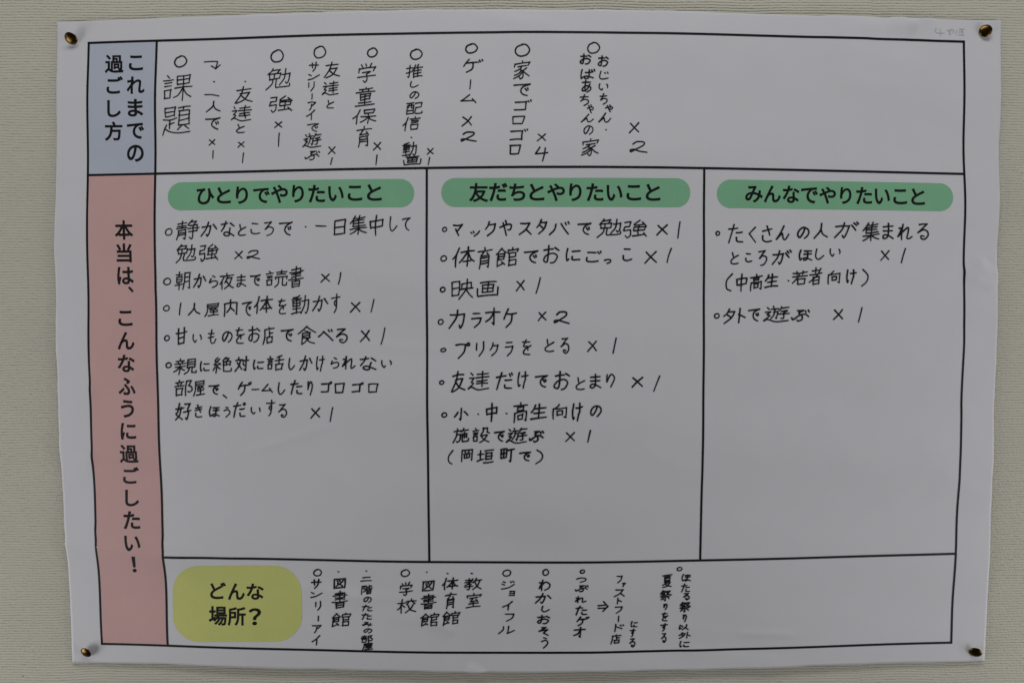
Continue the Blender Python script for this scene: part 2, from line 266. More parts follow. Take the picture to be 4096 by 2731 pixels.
PRINTED = {
    'blue_panel': "こ-354.1,244.9,-341.3,258.4 れ-355.8,224.2,-339.8,239.6 ま-355.2,204.3,-341.3,219.7 で-356.4,184.8,-341.0,198.8 の-357.1,164.7,-341.9,179.8 過-375.7,242.9,-358.8,259.2 ご-374.1,224.4,-359.2,240.0 し-373.7,204.0,-361.4,218.9 方-376.7,183.5,-360.4,200.2",
    'pink_panel': "本-368.4,95.7,-351.8,112.9 当-367.6,75.6,-353.5,92.5 は-367.6,56.0,-352.4,71.7 、-357.9,49.0,-353.0,54.3 こ-367.4,19.0,-354.3,32.7 ん-368.1,-2.1,-352.7,13.7 な-368.2,-22.3,-352.7,-6.6 ふ-368.6,-42.9,-352.9,-27.2 う-366.9,-63.3,-354.7,-47.3 に-367.3,-83.1,-352.9,-68.0 過-368.7,-104.3,-351.5,-87.7 ご-366.9,-123.5,-351.7,-107.9 し-365.5,-144.1,-352.6,-129.0 た-367.3,-164.8,-351.7,-148.5 い-366.5,-184.6,-351.6,-170.6 ！-360.6,-205.1,-356.8,-189.7",
    'green_alone': "ひ-294.3,126.4,-278.6,141.1 と-276.4,127.3,-263.8,141.9 り-259.4,126.9,-248.5,142.3 で-244.0,127.5,-229.1,141.0 や-228.0,127.5,-212.9,143.6 り-209.2,127.9,-198.6,143.3 た-194.7,127.8,-179.8,143.4 い-177.1,128.7,-163.1,142.1 こ-159.8,129.1,-146.7,142.6 と-142.8,129.1,-129.6,143.7",
    'green_friends': "友-52.6,128.0,-35.8,144.7 だ-35.0,128.6,-18.7,144.7 ち-17.2,128.8,-3.0,144.1 と0.4,129.1,13.8,143.9 や16.2,128.6,31.9,144.1 り35.6,128.6,46.6,144.1 た50.8,128.6,65.9,144.1 い68.5,128.8,82.7,142.7 こ86.1,129.1,99.2,142.7 と103.1,128.9,116.2,143.7",
    'green_all': "み191.4,127.6,207.2,142.3 ん208.2,127.7,223.3,142.6 な224.9,127.2,239.9,142.6 で241.2,126.9,256.4,141.1 や257.6,126.7,272.6,141.6 り276.2,126.5,286.5,141.4 た290.6,126.4,305.1,141.5 い307.3,126.4,321.2,140.1 こ324.1,126.3,336.8,139.8 と340.4,125.8,353.0,140.6",
    'yellow': "ど-290.0,-229.4,-275.2,-213.7 ん-273.7,-230.1,-258.3,-214.5 な-256.6,-229.9,-240.9,-214.7 場-291.4,-253.5,-274.7,-235.8 所-274.2,-253.6,-257.6,-236.5 ？-255.0,-253.2,-243.6,-237.6",
}
LINES = {   # each printed rule or sheet edge: coefficients in the other coordinate / half size
    'y0': [4.22, 0.77, -11.47, -0.06, 277.21],
    'y1': [3.88, -0.42, -8.89, 0.66, 158.45],
    'y2': [-2.28, 0.17, 7.12, -0.24, -193.58],
    'y3': [-6.66, 0.59, 14.3, -0.83, -279.59],
    'yt': [6.66, 2.31, -14.69, -1.3, 297.79],
    'yb': [-6.23, 0.16, 14.46, -0.47, -298.16],
    'x0': [-2.29, 0.07, 6.9, 0.29, -394.87],
    'x1': [-2.04, 1.07, 5.34, -0.57, -332.79],
    'x2': [1.57, 0.93, -0.75, -89.98],
    'x3': [-1.52, -0.69, 0.45, 154.92],
    'x4': [3.73, 0.42, -7.31, -0.88, 391.78],
    'xl': [-7.02, -0.34, 13.32, 0.25, -425.3],
    'xr': [0.57, 1.08, -2.4, -0.69, 422.85],
}

GLYPH_TEXT = """
の ~58184850258508701040301655088522955082786295
で 05189508/~95085530456060858595/68427858/84388852
て 05159508/~95085530456060858595
と 25083845/~902845481570209055959290
か 08386028/~6028557045953882/~450532480895/75209550
な 05255018/~350525350865/65159032/~65456070589035902580387060759592
こ 20157018/~1560208550929085
ろ 15157010/70102055/~205550388550807560903595
し ~25052060359060889560
ま 15258520/15488545/~50055250508030921585257055729590
ら 40056018/~2530156040487545856570854095
1 70053095
い ~1510155535904570/~751585358560
も ~45053560459075889065/15307025/15557050
を 15208015/~4505254860456570/~90404560257835958595
お 15286522/~400540603590158030556545906075905595/75159530
べ 05603530/35309585/65207232/80158828
へ 05603530/35309585
る 15127508/75081058/~10585040855090756595409040756080
に ~1508105015902580/45289025/~456550859085
け ~1508085015902580/40309525/~7005725065605599
れ 30053098/10283025/30250878/~087860256850658575929578
た 05286022/35051095/55459042/~557060889590
り 15101560/~156035256008852585505598
す 05259520/~60056045556235554538604555803598
ほ ~1508085015922580/40189015/40429038/~6518656060854592358055729590
う 35086515/~15405530804575704098
だ 05286022/35051095/55459042/~557060889590/78128822/90059815
き 15288018/15488038/35057060/~2065258850958090
ぶ 35086505/~650540306055608540983590/~05701285455075409560/75108025/90059720
く 750525458095
さ 15358522/45057055/~1560208550958590
ん ~550530500595/~059535604555559075929560
が 05306025/~6025557045953882/~400532480895/72209050/78059018/92009812
ば ~1008055010922080/35358530/~6010606055883590307555709085/75108022/90059618
あ 15228018/~400538604595/~75355575259015754050805585805598
ち 10288022/~450535351560/~15605045855580804598
ゃ ~05455030903585606055/55056520/25156595
じ ~2505206540928580/55206032/75158028
そ 28087005/70050550/05508532/~8532507060809598
ご 20157018/~1560208550928585/78128825/92059818
つ ~05355015903085704595
っ ~05355015903085704595
わ 30053098/08303028/30280878/~08785025904085755595
み ~20125510404020800878156050559575/~803575706098
ゴ 05257020/70207088/05927088/80108622/93059815
ロ 08151592/08159210/92108288/15928288
ム ~550530551580/15808575/70509598
ケ 35051055/25309025/~602855702598
ゲ 35051055/25308025/~552850702598/82109022/95059915
ー 05509545
| 55054595
サ 05359530/30103560/~700565604095
ン 08253040/~089245759530
リ 15151560/~800580554598
ア 08129208/92086045/~503045753098
イ ~850550400565/55405598
マ 05159510/95104565/30456595
ッ 08352055/30254045/~882070604090
ク ~350525350555/35259020/~902075652598
や ~05455028902885606560/45055525/25156098
ス 10108008/~800850600598/55559595
タ ~400525350560/35259022/~902270652098/35456565
バ ~302025600595/55159590/75108025/90059518
カ 08308525/~8525807065955882/~450540450598
ラ 20108008/10409035/~903575703598
オ 05309525/550558954885/~553035650580
プ 05207015/~701560602598/~850595109020822078128505
ジ 15103020/08382550/~109555809040/65107022/80058818
ョ 10108508/85088595/10508548/05928590
フ 08129208/~920875602598
ル ~301030500595/60056090/~609080759855
ト 35053598/35358560
ド 25052598/25357560/60157028/80108823
ァ 08159010/90106050/~453540702598
× 15109090/90050598
2 ~1525350875087535406510900575257055829895
4 35050548/05489543/75106098
・ 45455555
○ ~50051525056530957585954575084802
（ ~80053030155525807098
） ~20057030905570801098
、 10109090
⇒ 05457040/05707065/55059850/98505098
↴ 05158008/80087095/45607095/70959848
二 20208015/05909585
一 05309545
人 ~500545500595/~484065759895
友 10258522/~450535500595/30458042/~784555801598/~355560809895
達 12082220/08352833/28331555/~155525620585/~0585207850959892/42189016/66056560/36359633/42529050/40669264/66526882
遊 12082220/083528331550/15502555/25550585/~0585207850959892/35033812/28205518/~422040503075/40355535/~553550754870/~680565155828/65159513/65358832/88327545/~754578756878/58529850
勉 ~250520150830/201550124028/12301552/12305528/55285250/15525250/30303050/~285225750598/~40524085509090889275/60359032/~9032886580757568/~751070505580
強 08123010/30102835/08382835/08380558/05583055/~3055308520981285/~650545308528/75159238/45424562/45428840/88408560/45628560/65356588/40908585/80759595
課 15032212/03203518/08323030/08433041/08561085/08563054/30542883/10832883/48085038/48089005/90058835/50228820/50368834/68066898/40509848/~665055754085/~705080729885
題 08051035/08054503/45034333/10204318/10344332/03455043/25452678/26604458/~146010780295/~1075308860929890/55089806/75067018/58205868/58209518/95189566/58359533/58509548/58679565/68705585/80709582
学 20082820/45054818/75056522/10280848/10289525/95258545/28487046/70465058/~5058558545983588/05709868
童 50025010/18128210/33153825/65146024/05289526/25362865/25367534/75347363/26507448/28647362/50355090/20788076/05929590
保 ~280518400360/18401898/45084832/45088806/88068530/48318529/35529850/66336698/~655550753588/~685580759885
育 50035015/08189516/45202540/25407538/65288045/~255025752098/25507548/75487595/75956592/26637561/26767574
推 03253522/~2005205020901085/03603550/~550545303848/48304898/70036520/48289525/48489045/48689065/48929890/68286892
配 03104508/08280895/08284526/45264595/08934592/18101545/32103245/32454048/08704468/55129210/92109045/58489045/~58485590709598909878
信 ~280518400360/18401898/65036812/40189816/48328830/48458843/48605095/48608858/88588693/50938691
動 ~450530101015/03225520/10301055/10304828/48284853/10424840/10544852/29122990/08685066/03905585/58329530/~9530937585957888/~750572505595
画 15088506/25252770/25257523/75237468/26467444/27697467/50085068/05450892/08929590/95409592
家 50025012/08150830/08159213/92138530/25327530/~503235451055/~40455560559045983888/~455530680878/~506535820592/75425555/~555575759588
静 08184516/10304328/03425040/26052642/~125212750898/12524250/42504295/42953592/12654263/12764274/~650360125225/60128510/85107525/55309028/90289060/50459843/55609058/~7230728570986088
日 15081895/15088506/85068592/16508548/17938591
集 ~300320200340/20222058/55025012/20158513/20288026/20428040/20579055/50155057/05709568/50575098/~487030850595/~527070859895
中 08301262/08309228/92288860/12608858/50055098
朝 05154513/25022525/08281058/08284226/42264156/09434141/10574155/03724870/25582598/~601060604898/60109208/92089295/92958290/60359233/60589256
夜 50025012/05189516/~302020450368/18451898/~552245453860/48358533/~853365753598/48505860/~505570809895
読 15032212/03203518/08323030/08433041/08561085/08563054/30542883/10832883/48159513/70037025/52289026/45424555/45429840/98409555/~605058804598/~78507885859298909878
書 20158013/50025065/20157813/78137838/05279525/20387836/20508048/03629860/25722898/25727570/75707396/27857483/28977395
屋 15088806/88068825/15258823/~150815600398/30388836/50383555/35558052/70458860/35708568/58555892/25949592
内 10251098/10259023/90239092/90928088/~500548502575/48457572
体 ~280518400360/18401898/38289826/68056898/~663050603580/~703082609878/50758573
甘 05309528/25052895/72037292/26607258/28927290
店 50025012/15159513/~151515600398/55255560/55408538/35623895/35628060/80607893/38937891
食 ~500330200338/~500370209838/40255832/28382868/28387036/70366860/28506848/28626860/28382892/28925080/70605570/~486570859595
親 25022510/08154513/15181828/35173227/03325030/05504848/26322698/~255215700382/~285238654875/58085860/58089206/92069258/58259223/58429240/58599257/~686062824898/~80608088889298909878
絶 ~200308202528/~301205453842/30354048/20452098/12580378/28584075/~650360105025/58128010/80107028/55305552/55309028/90289055/55529050/70307052/~55305585609295909875
対 25032515/03225520/~402230600398/~154035655088/55309828/~8003808080986888/60486862
話 15032212/03203518/08323030/08433041/08561085/08563054/30542883/10832883/~850370105515/48329830/70107058/52585595/52589256/92569093/55939091
部 25022512/05154813/15201830/38183230/03385236/10521295/10524550/45504393/12934391/65106598/65109008/90087835/~78359550957080787572
好 ~2503155005654595/~382528700598/03355030/58129010/90107535/~7535806575986590/52559852
館 ~250315180332/~250335154828/12321562/12324030/40303860/14463944/15613859/12321095/10923880/30724288/72037212/55155330/55159813/98139328/60326095/60328830/88308850/60518849/60689066/90669093/60939091
映 05150880/05153513/35133578/07463544/08783576/48254852/48258823/88238850/40529850/~680568504098/~685280759895
外 ~250318300348/20225020/~502040600898/22423555/70037098/70409865
高 50025012/05169514/30243240/30247022/70226838/32396837/12501298/12509048/90489095/90958090/35623785/35626860/68606683/37846682
生 ~250820300350/20309028/50035092/20608558/03949892
向 ~450340122525/10281298/10289226/92269295/92958090/35483875/35487046/70466873/38746872
若 05159513/30033225/68036525/05409838/~452535500385/35603895/35608558/85588393/38948392
者 20187016/48034840/05389836/~880855500380/30553298/30557853/78537696/31747772/32977695
施 25032615/03205018/~242020550395/20454543/~4543428030952488/~650360155028/60189515/48508540/85408565/85657860/70307070/~58385885659295909875
設 15032212/03203518/08323030/08433041/08561085/08563054/30542883/10832883/~600560254845/60088506/85068530/85309838/50528550/~855070804598/~556075829895
岡 08080898/08089506/95069595/95958892/35204032/68186032/25407838/50385070/30523072/30727270/72527270
垣 05354033/22102272/03784068/48129810/55285572/55289026/90268870/56498947/55718869/45929890
町 05120870/05124510/45104368/06404438/08694367/26112668/55209818/~7820788076986588
図 08081098/08089206/92069095/10949092/30253838/48205535/~752060502578/~355055607578
階 05080598/05083006/30061832/~1832355030681872/43054340/43225820/43426035/90107022/~70037035784295409532/70456555/50565298/50568854/88548696/51768774/52978695
校 03304528/25032598/~243215600375/28454260/72037215/48209818/58285040/80269238/~854270754598/~554570789895
教 05184516/25032535/03355033/~450825450362/15523850/38502862/~2862308526981590/03754868/~680360205040/62229520/~882275704898/~604075759895
室 50025012/08160830/08169514/95149028/25357533/45353055/30557552/65457862/20728070/50605092/05949592
夏 05089506/50084518/25202558/25207818/78187656/26337731/26457743/25577655/~456030701080/40688065/~806555901098/~357560889598
祭 ~250315200335/20154513/~451335400558/20223030/15322540/55158513/~851370409550/~551870409850/30486546/15628560/~5062508550984090/32721588/68708585
以 ~151012803065/30254245/~750570504098/65589598
小 ~5005508048983888/~253520500572/70359565
"""


def line(name, t):
    s = 420.0 if name[0] == 'y' else 297.0
    r = 0.0
    for c in LINES[name]: r = r * (t / s) + c
    if name in ('yt', 'yb', 'xl', 'xr'):                            # hand-cut edges are never dead straight
        k = sum(map(ord, name))
        r += .28 * math.sin(t * .031 + k) + .16 * math.sin(t * .083 + 2 * k) + .08 * math.sin(t * .21 + 3 * k)
    return r

CREASES = [   # u0, v0, u1, v1, height, width, kind (0 ridge, 1 fold: one side lit, other shaded)
    (-423, -162, -326, -180, .55, 5.0, 1), (-422, -178, -318, -192, .65, 4.0, 1),
    (-330, -180, -270, -192, .35, 6, 1),
    (-426, -37, -396, -38, .5, 4, 1), (-424, -88, -398, -99, .6, 6, 1), (-398, -99, -360, -96, .25, 6, 0),
    (326, 293, 340, 286.5, 1.3, 3.5, 1), (340, 286.5, 354, 293, 1.3, 3.5, 1),
    (268, 292, 300, 285, .6, 6, 1), (300, 285, 330, 283, .5, 6, 0),
    (288, 260, 326, 253, .5, 7, 1), (326, 253, 350, 249, .3, 8, 1), (280, 236, 330, 229, .35, 9, 0),
    (394, 67, 407, 73.5, .8, 3.5, 1), (407, 73.5, 424, 64, .9, 3.5, 1), (404, 58, 416, 54, .7, 5, 0),
    (-200, -218, -158, -226, .5, 4.5, 1), (-165, -226, -120, -228, .3, 6, 0),
    (-85, -249, -72, -257, .6, 2.5, 1), (-120, -245, -80, -250, .3, 7, 0),
    (-51, -294, -42, -299, 1.0, 2.5, 1),
    (269, -58, 320, -32, .35, 5, 1), (320, -32, 386, 3, .45, 7, 1), (355, -80, 395, -62, .35, 7, 1),
    (154, -280, 222, -290, .45, 6, 1), (60, -285, 120, -292, .3, 8, 0),
    (-20, -226, 15, -231, .3, 5, 1), (200, -262, 235, -263, .4, 3.5, 0), (120, -255, 170, -262, .3, 7, 1),
    (-380, 132, -350, 118, .4, 6, 1), (-360, 60, -335, 52, .3, 6, 0), (-385, -15, -350, -20, .35, 5, 1),
    (110, -98, 150, -112, .35, 9, 1), (-170, 75, -130, 60, .3, 10, 0), (20, 30, 90, 8, .35, 12, 1),
    (-10, 282, 60, 270, .4, 9, 1), (-40, 292, 10, 286, .35, 7, 0), (380, -118, 418, -140, .4, 8, 1),
    (-240, -90, -190, -74, .3, 4, 0), (-130, 2, -80, -2, .28, 4, 0), (55, 155, 120, 168, .3, 12, 1),
]
rw = random.Random(3)
WAVES = [(rw.uniform(-.012, .012), rw.choice((-1, 1)) * rw.uniform(.03, .085), rw.uniform(0, 6.3), rw.uniform(.12, .27)) for _ in range(10)]
WAVES += [(rw.uniform(.02, .05), rw.uniform(-.05, .05), rw.uniform(0, 6.3), rw.uniform(.08, .20)) for _ in range(6)]

def H(u, v):
    """Height of the sheet over the wall (mm): pinned at the corners, bellied between them, rumpled."""
    u = np.asarray(u, float); v = np.asarray(v, float)
    a = 1 - (u / 420.5) ** 2; b = 1 - (v / 297) ** 2
    h = 2.0 + 4 * a + 2.5 * b + 7 * a * b + 7 * np.exp(-((u - 20) / 150) ** 2 - ((v + 80) / 110) ** 2)
    w = np.zeros_like(h)
    for kx, ky, p, amp in WAVES: w += amp * np.sin(kx * u + ky * v + p)
    for u0, v0, u1, v1, amp, wd, kind in CREASES:
        du, dv = u1 - u0, v1 - v0; L = math.hypot(du, dv); du /= L; dv /= L
        s = (u - u0) * du + (v - v0) * dv; d = -(u - u0) * dv + (v - v0) * du
        over = np.maximum(0, np.maximum(-s, s - L))
        e = np.exp(-(over / (L * .18 + 2)) ** 2)
        if kind == 0: w += amp * 1.5 * e * np.exp(-(d / wd) ** 2)
        else: w += amp * 1.7 * e * np.where(d > 0, np.exp(-(d / (wd * 1.15)) ** 2), np.exp(-(d / (wd * 3.4)) ** 2))
    return np.maximum(.6, h + w)

def P(u, v, lift):
    return W(u, v, float(H(u, v)) + lift)
def Parr(uv, lift):
    uv = np.asarray(uv, float); h = H(uv[:, 0], uv[:, 1]) + np.asarray(lift)
    return np.stack([uv[:, 0] * .001, -h * .001, 1.5 + uv[:, 1] * .001], 1)

def patch(xa, xb, ya, yb, nu, nv):
    """uv grid of the region between two upright and two level printed lines."""
    out = []
    for j in range(nv + 1):
        for i in range(nu + 1):
            s, t = i / nu, j / nv
            u = -420 + 840 * s if xa == 'xl' else line(xa, 0) * (1 - s) + line(xb, 0) * s
            for _ in range(4):
                v = line(ya, u) * (1 - t) + line(yb, u) * t
                u = line(xa, v) * (1 - s) + line(xb, v) * s
            out.append((u, v))
    return out
def gridfaces(nu, nv, off=0, flip=False):
    f = []
    for j in range(nv):
        for i in range(nu):
            a = off + j * (nu + 1) + i; q = (a, a + 1, a + nu + 2, a + nu + 1)
            f.append(q[::-1] if flip else q)
    return f

# ------------------------------------------------------------ the poster
poster = empty('poster', W(0, 0, 2))
tag(poster, 'large white paper poster with printed table and handwritten Japanese notes, pinned by four tacks', 'poster')

nu, nv = 420, 300
uv = patch('xl', 'xr', 'yb', 'yt', nu, nv)
front = Parr(uv, 0); back = Parr(uv, -.18)
N = len(uv)
faces = gridfaces(nu, nv) + gridfaces(nu, nv, N, True)
rim = [i for i in range(nu + 1)] + [(nu + 1) * (j + 1) - 1 for j in range(1, nv + 1)] + \
      [(nu + 1) * nv + i for i in range(nu - 1, -1, -1)] + [(nu + 1) * j for j in range(nv - 1, 0, -1)]
for a, b in zip(rim, rim[1:] + rim[:1]): faces.append((b, a, a + N, b + N))
sheet = mesh_obj('sheet', np.vstack([front, back]), faces, MAT['paper'], poster)
sheet.data.polygons.foreach_set('use_smooth', [i < 2 * nu * nv for i in range(len(sheet.data.polygons))])

def panel(name, mat, xa, xb, ya, yb, nu, nv):
    return mesh_obj(name, Parr(patch(xa, xb, ya, yb, nu, nv), .12), gridfaces(nu, nv), mat, poster, True)
blue_panel = panel('header_panel', MAT['blue'], 'x0', 'x1', 'y1', 'y0', 32, 60)
blue_panel['label'] = 'pale blue upright header panel at upper left of the table'
pink_panel = panel('header_panel', MAT['pink'], 'x0', 'x1', 'y3', 'y1', 32, 216)
pink_panel['label'] = 'long pale pink upright header panel below the blue one'

# ruled frame of the table
fv, ff = [], []
def ribbon(pts, w, lift):
    """band of width w along pts (uv)"""
    pts = np.asarray(pts, float); t = np.gradient(pts, axis=0); t /= np.linalg.norm(t, axis=1)[:, None]
    nrm = np.stack([-t[:, 1], t[:, 0]], 1) * w / 2
    base = len(fv); n = len(pts)
    fv.extend(Parr(np.vstack([pts + nrm, pts - nrm]), lift))
    for i in range(n - 1): ff.append((base + i, base + n + i, base + n + i + 1, base + i + 1))
def crossing(x, y):
    u = line(x, 0)
    for _ in range(5): v = line(y, u); u = line(x, v)
    return u, v
LW = 2.1
for k, (y, xa, xb) in enumerate((('y0', 'x0', 'x4'), ('y1', 'x0', 'x4'), ('y2', 'x1', 'x4'), ('y3', 'x0', 'x4'))):
    ua, ub = crossing(xa, y)[0], crossing(xb, y)[0]
    us = np.linspace(ua - LW / 2, ub + LW / 2, 270); ribbon([(u, line(y, u)) for u in us], LW, .16 + .004 * k)
for k, (x, ya, yb) in enumerate((('x0', 'y3', 'y0'), ('x1', 'y3', 'y0'), ('x2', 'y2', 'y1'), ('x3', 'y2', 'y1'), ('x4', 'y3', 'y0'))):
    va, vb = crossing(x, ya)[1], crossing(x, yb)[1]
    vv = np.linspace(va, vb, 190); ribbon([(line(x, v), v) for v in vv], LW * .95, .18 + .004 * k)
mesh_obj('table_frame', fv, ff, MAT['toner'], poster)

def rounded_bar(name, mat, u0, u1, vl, vm, vr, hh, rad):
    L = u1 - u0
    t = [rad * (1 - math.cos(math.pi / 2 * i / 24)) for i in range(25)]
    us = t[:-1] + list(np.linspace(rad, L - rad, max(2, int((L - 2 * rad) / 3)))) + [L - q for q in t[:-1]][::-1]
    nv = max(6, int(hh * 2 / 3)); uv = []
    for q in us:
        d = rad - min(q, L - q)
        h2 = hh - rad + (math.sqrt(max(0, rad * rad - d * d)) if d > 0 else rad)
        s = q / L; vc = vl * (1 - s) * (1 - 2 * s) + vm * 4 * s * (1 - s) + vr * s * (2 * s - 1)
        for j in range(nv + 1): uv.append((u0 + q, vc - h2 + 2 * h2 * j / nv))
    n = len(us)
    f = [(i * (nv + 1) + j, (i + 1) * (nv + 1) + j, (i + 1) * (nv + 1) + j + 1, i * (nv + 1) + j + 1) for i in range(n - 1) for j in range(nv)]
    return mesh_obj(name, Parr(uv, .12), f, mat, poster, True)
TITLES = {
    'green_alone': rounded_bar('title_pill', MAT['green'], -320.2, -101.1, 133.6, 135.15, 135.9, 12.45, 12.2),
    'green_friends': rounded_bar('title_pill', MAT['green'], -77.1, 142.5, 136.4, 136.25, 135.9, 12.65, 12.2),
    'green_all': rounded_bar('title_pill', MAT['green'], 166.3, 378.9, 135.3, 134.05, 132.8, 12.45, 12.2),
    'yellow': rounded_bar('question_box', MAT['yellow'], -324.4, -206.2, -234.1, -233.2, -233.3, 35.4, 25),
    'blue_panel': blue_panel, 'pink_panel': pink_panel,
}
TITLES['green_alone']['label'] = 'green rounded title bar above the left column'
TITLES['green_friends']['label'] = 'green rounded title bar above the middle column'
TITLES['green_all']['label'] = 'green rounded title bar above the right column'

# ------------------------------------------------------------ printed lettering
def glyph_outline(ch):
    c = bpy.data.curves.new('glyph', 'FONT'); c.body = ch; c.size = 1; c.resolution_u = 5
    o = bpy.data.objects.new('glyph', c); COL.objects.link(o)
    me = o.evaluated_get(bpy.context.evaluated_depsgraph_get()).to_mesh()
    bm = bmesh.new(); bm.from_mesh(me)
    bpy.data.objects.remove(o); bpy.data.curves.remove(c)
    bmesh.ops.triangulate(bm, faces=bm.faces[:])
    bmesh.ops.remove_doubles(bm, verts=bm.verts[:], dist=1e-5)
    for _ in range(2):
        bmesh.ops.subdivide_edges(bm, edges=[e for e in bm.edges if e.calc_length() > .22], cuts=1)
        bmesh.ops.triangulate(bm, faces=bm.faces[:])
    bm.verts.ensure_lookup_table()
    v = np.array([(q.co.x, q.co.y) for q in bm.verts]); f = [[q.index for q in t.verts] for t in bm.faces]
    # all faces must look out of the wall
    f = [t if np.cross(v[t[1]] - v[t[0]], v[t[2]] - v[t[0]]) > 0 else t[::-1] for t in f]
    n0 = len(v); v = list(v); f = [list(t) for t in f]
    for e in bm.edges:                                              # medium weight: thicken along the outline
        if not e.is_boundary: continue
        a, b = (np.array((q.co.x, q.co.y)) for q in e.verts)
        d = (b - a) / max(1e-6, np.linalg.norm(b - a)) * .025; m = np.array((-d[1], d[0])); k = len(v)
        v += [a - d * .4 - m, b + d * .4 - m, b + d - m * .4, b + d + m * .4, b + d * .4 + m, a - d * .4 + m, a - d + m * .4, a - d - m * .4]
        f.append(list(range(k, k + 8)))
    v = np.array(v);
    bm.free()
    return v, f, n0
def parse(s):
    out = []
    for w in s.split(' '):
        out.append((w[0], tuple(float(q) for q in w[1:].split(','))))
    return out
cache = {}
for key, s in PRINTED.items():
    vs_, fs_ = [], []
    for ch, (u0, v0, u1, v1) in parse(s):
        if ch not in cache: cache[ch] = glyph_outline(ch)
        v, f, n0 = cache[ch]
        lo, hi = v.min(0), v.max(0)
        q = (v - lo) / (hi - lo) * np.array((u1 - u0, v1 - v0)) + np.array((u0, v0))
        b = len(vs_); vs_.extend(Parr(q, np.where(np.arange(len(q)) < n0, .20, .206))); fs_.extend([[i + b for i in t] for t in f])
    mesh_obj('lettering', vs_, fs_, MAT['toner'], TITLES[key])

# ------------------------------------------------------------ handwriting
GLYPHS = {}
for ln in GLYPH_TEXT.strip().split('\n'):
    ch, s = ln.split(' ', 1)
    strokes = []
    for st in s.replace(' ', '').split('/'):
        sm = st[0] == '~'; d = st.lstrip('~')
        strokes.append((sm, np.array([(int(d[i:i + 2]), int(d[i + 2:i + 4])) for i in range(0, len(d), 4)], float)))
    GLYPHS[ch] = strokes

def spline(p, n=7):
    if len(p) < 3: return p
    q = np.vstack([2 * p[0] - p[1], p, 2 * p[-1] - p[-2]]); out = []
    for i in range(1, len(q) - 2):
        a, b, c, d = q[i - 1], q[i], q[i + 1], q[i + 2]
        for k in range(n):
            t = k / n
            out.append(.5 * (2 * b + (c - a) * t + (2 * a - 5 * b + 4 * c - d) * t * t + (3 * b - a - 3 * c + d) * t ** 3))
    out.append(q[-2])
    return np.array(out)

def pen(pts, w, lift, rnd, vs_, fs_):
    """one marker stroke: a band with round ends whose width breathes with the pen's speed"""
    seg = np.linalg.norm(np.diff(pts, axis=0), axis=1); keep = np.r_[True, seg > .05]; pts = pts[keep]
    if len(pts) < 2: pts = np.vstack([pts[0], pts[0] + (.25, -.1)])
    L = np.r_[0, np.cumsum(np.linalg.norm(np.diff(pts, axis=0), axis=1))]
    s = L / L[-1]
    hw = w / 2 * (1.06 - .16 * s + .05 * np.sin(s * 5 + rnd.uniform(0, 6))) * rnd.uniform(.94, 1.06)
    t = np.gradient(pts, axis=0); t /= np.maximum(1e-6, np.linalg.norm(t, axis=1))[:, None]
    nr = np.stack([-t[:, 1], t[:, 0]], 1)
    left = pts + nr * hw[:, None]; right = pts - nr * hw[:, None]
    n = len(pts); b = len(vs_)
    a0 = math.atan2(-t[0, 1], -t[0, 0]); a1 = math.atan2(t[-1, 1], t[-1, 0])
    cap0 = [pts[0] + hw[0] * np.array((math.cos(a0 + q), math.sin(a0 + q))) for q in np.linspace(math.pi / 2, -math.pi / 2, 8)[1:-1]]
    cap1 = [pts[-1] + hw[-1] * np.array((math.cos(a1 + q), math.sin(a1 + q))) for q in np.linspace(-math.pi / 2, math.pi / 2, 8)[1:-1]]
    vs_.extend(Parr(np.vstack([left, right, cap0, cap1]), lift))
    for i in range(n - 1): fs_.append((b + i, b + n + i, b + n + i + 1, b + i + 1))
    c = b + 2 * n; m = len(cap0)
    fs_.append([b + n] + [b] + [c + i for i in range(m - 1, -1, -1)])
    fs_.append([b + n - 1] + [b + 2 * n - 1] + [c + m + i for i in range(m)])

def split_corners(p):
    """a polyline broken where it turns sharply, so that each piece is one clean band"""
    out, cur = [], [p[0]]
    for i in range(1, len(p)):
        cur.append(p[i])
        if i < len(p) - 1:
            a, b = p[i] - p[i - 1], p[i + 1] - p[i]
            if a @ b < .75 * np.linalg.norm(a) * np.linalg.norm(b): out.append(np.array(cur)); cur = [p[i]]
    out.append(np.array(cur))
    return out

def densify(p, step=1.6):
    out = [p[0]]
    for a, b in zip(p, p[1:]):
        n = max(1, int(np.linalg.norm(b - a) / step))
        for k in range(1, n + 1): out.append(a + (b - a) * k / n)
    return np.array(out)

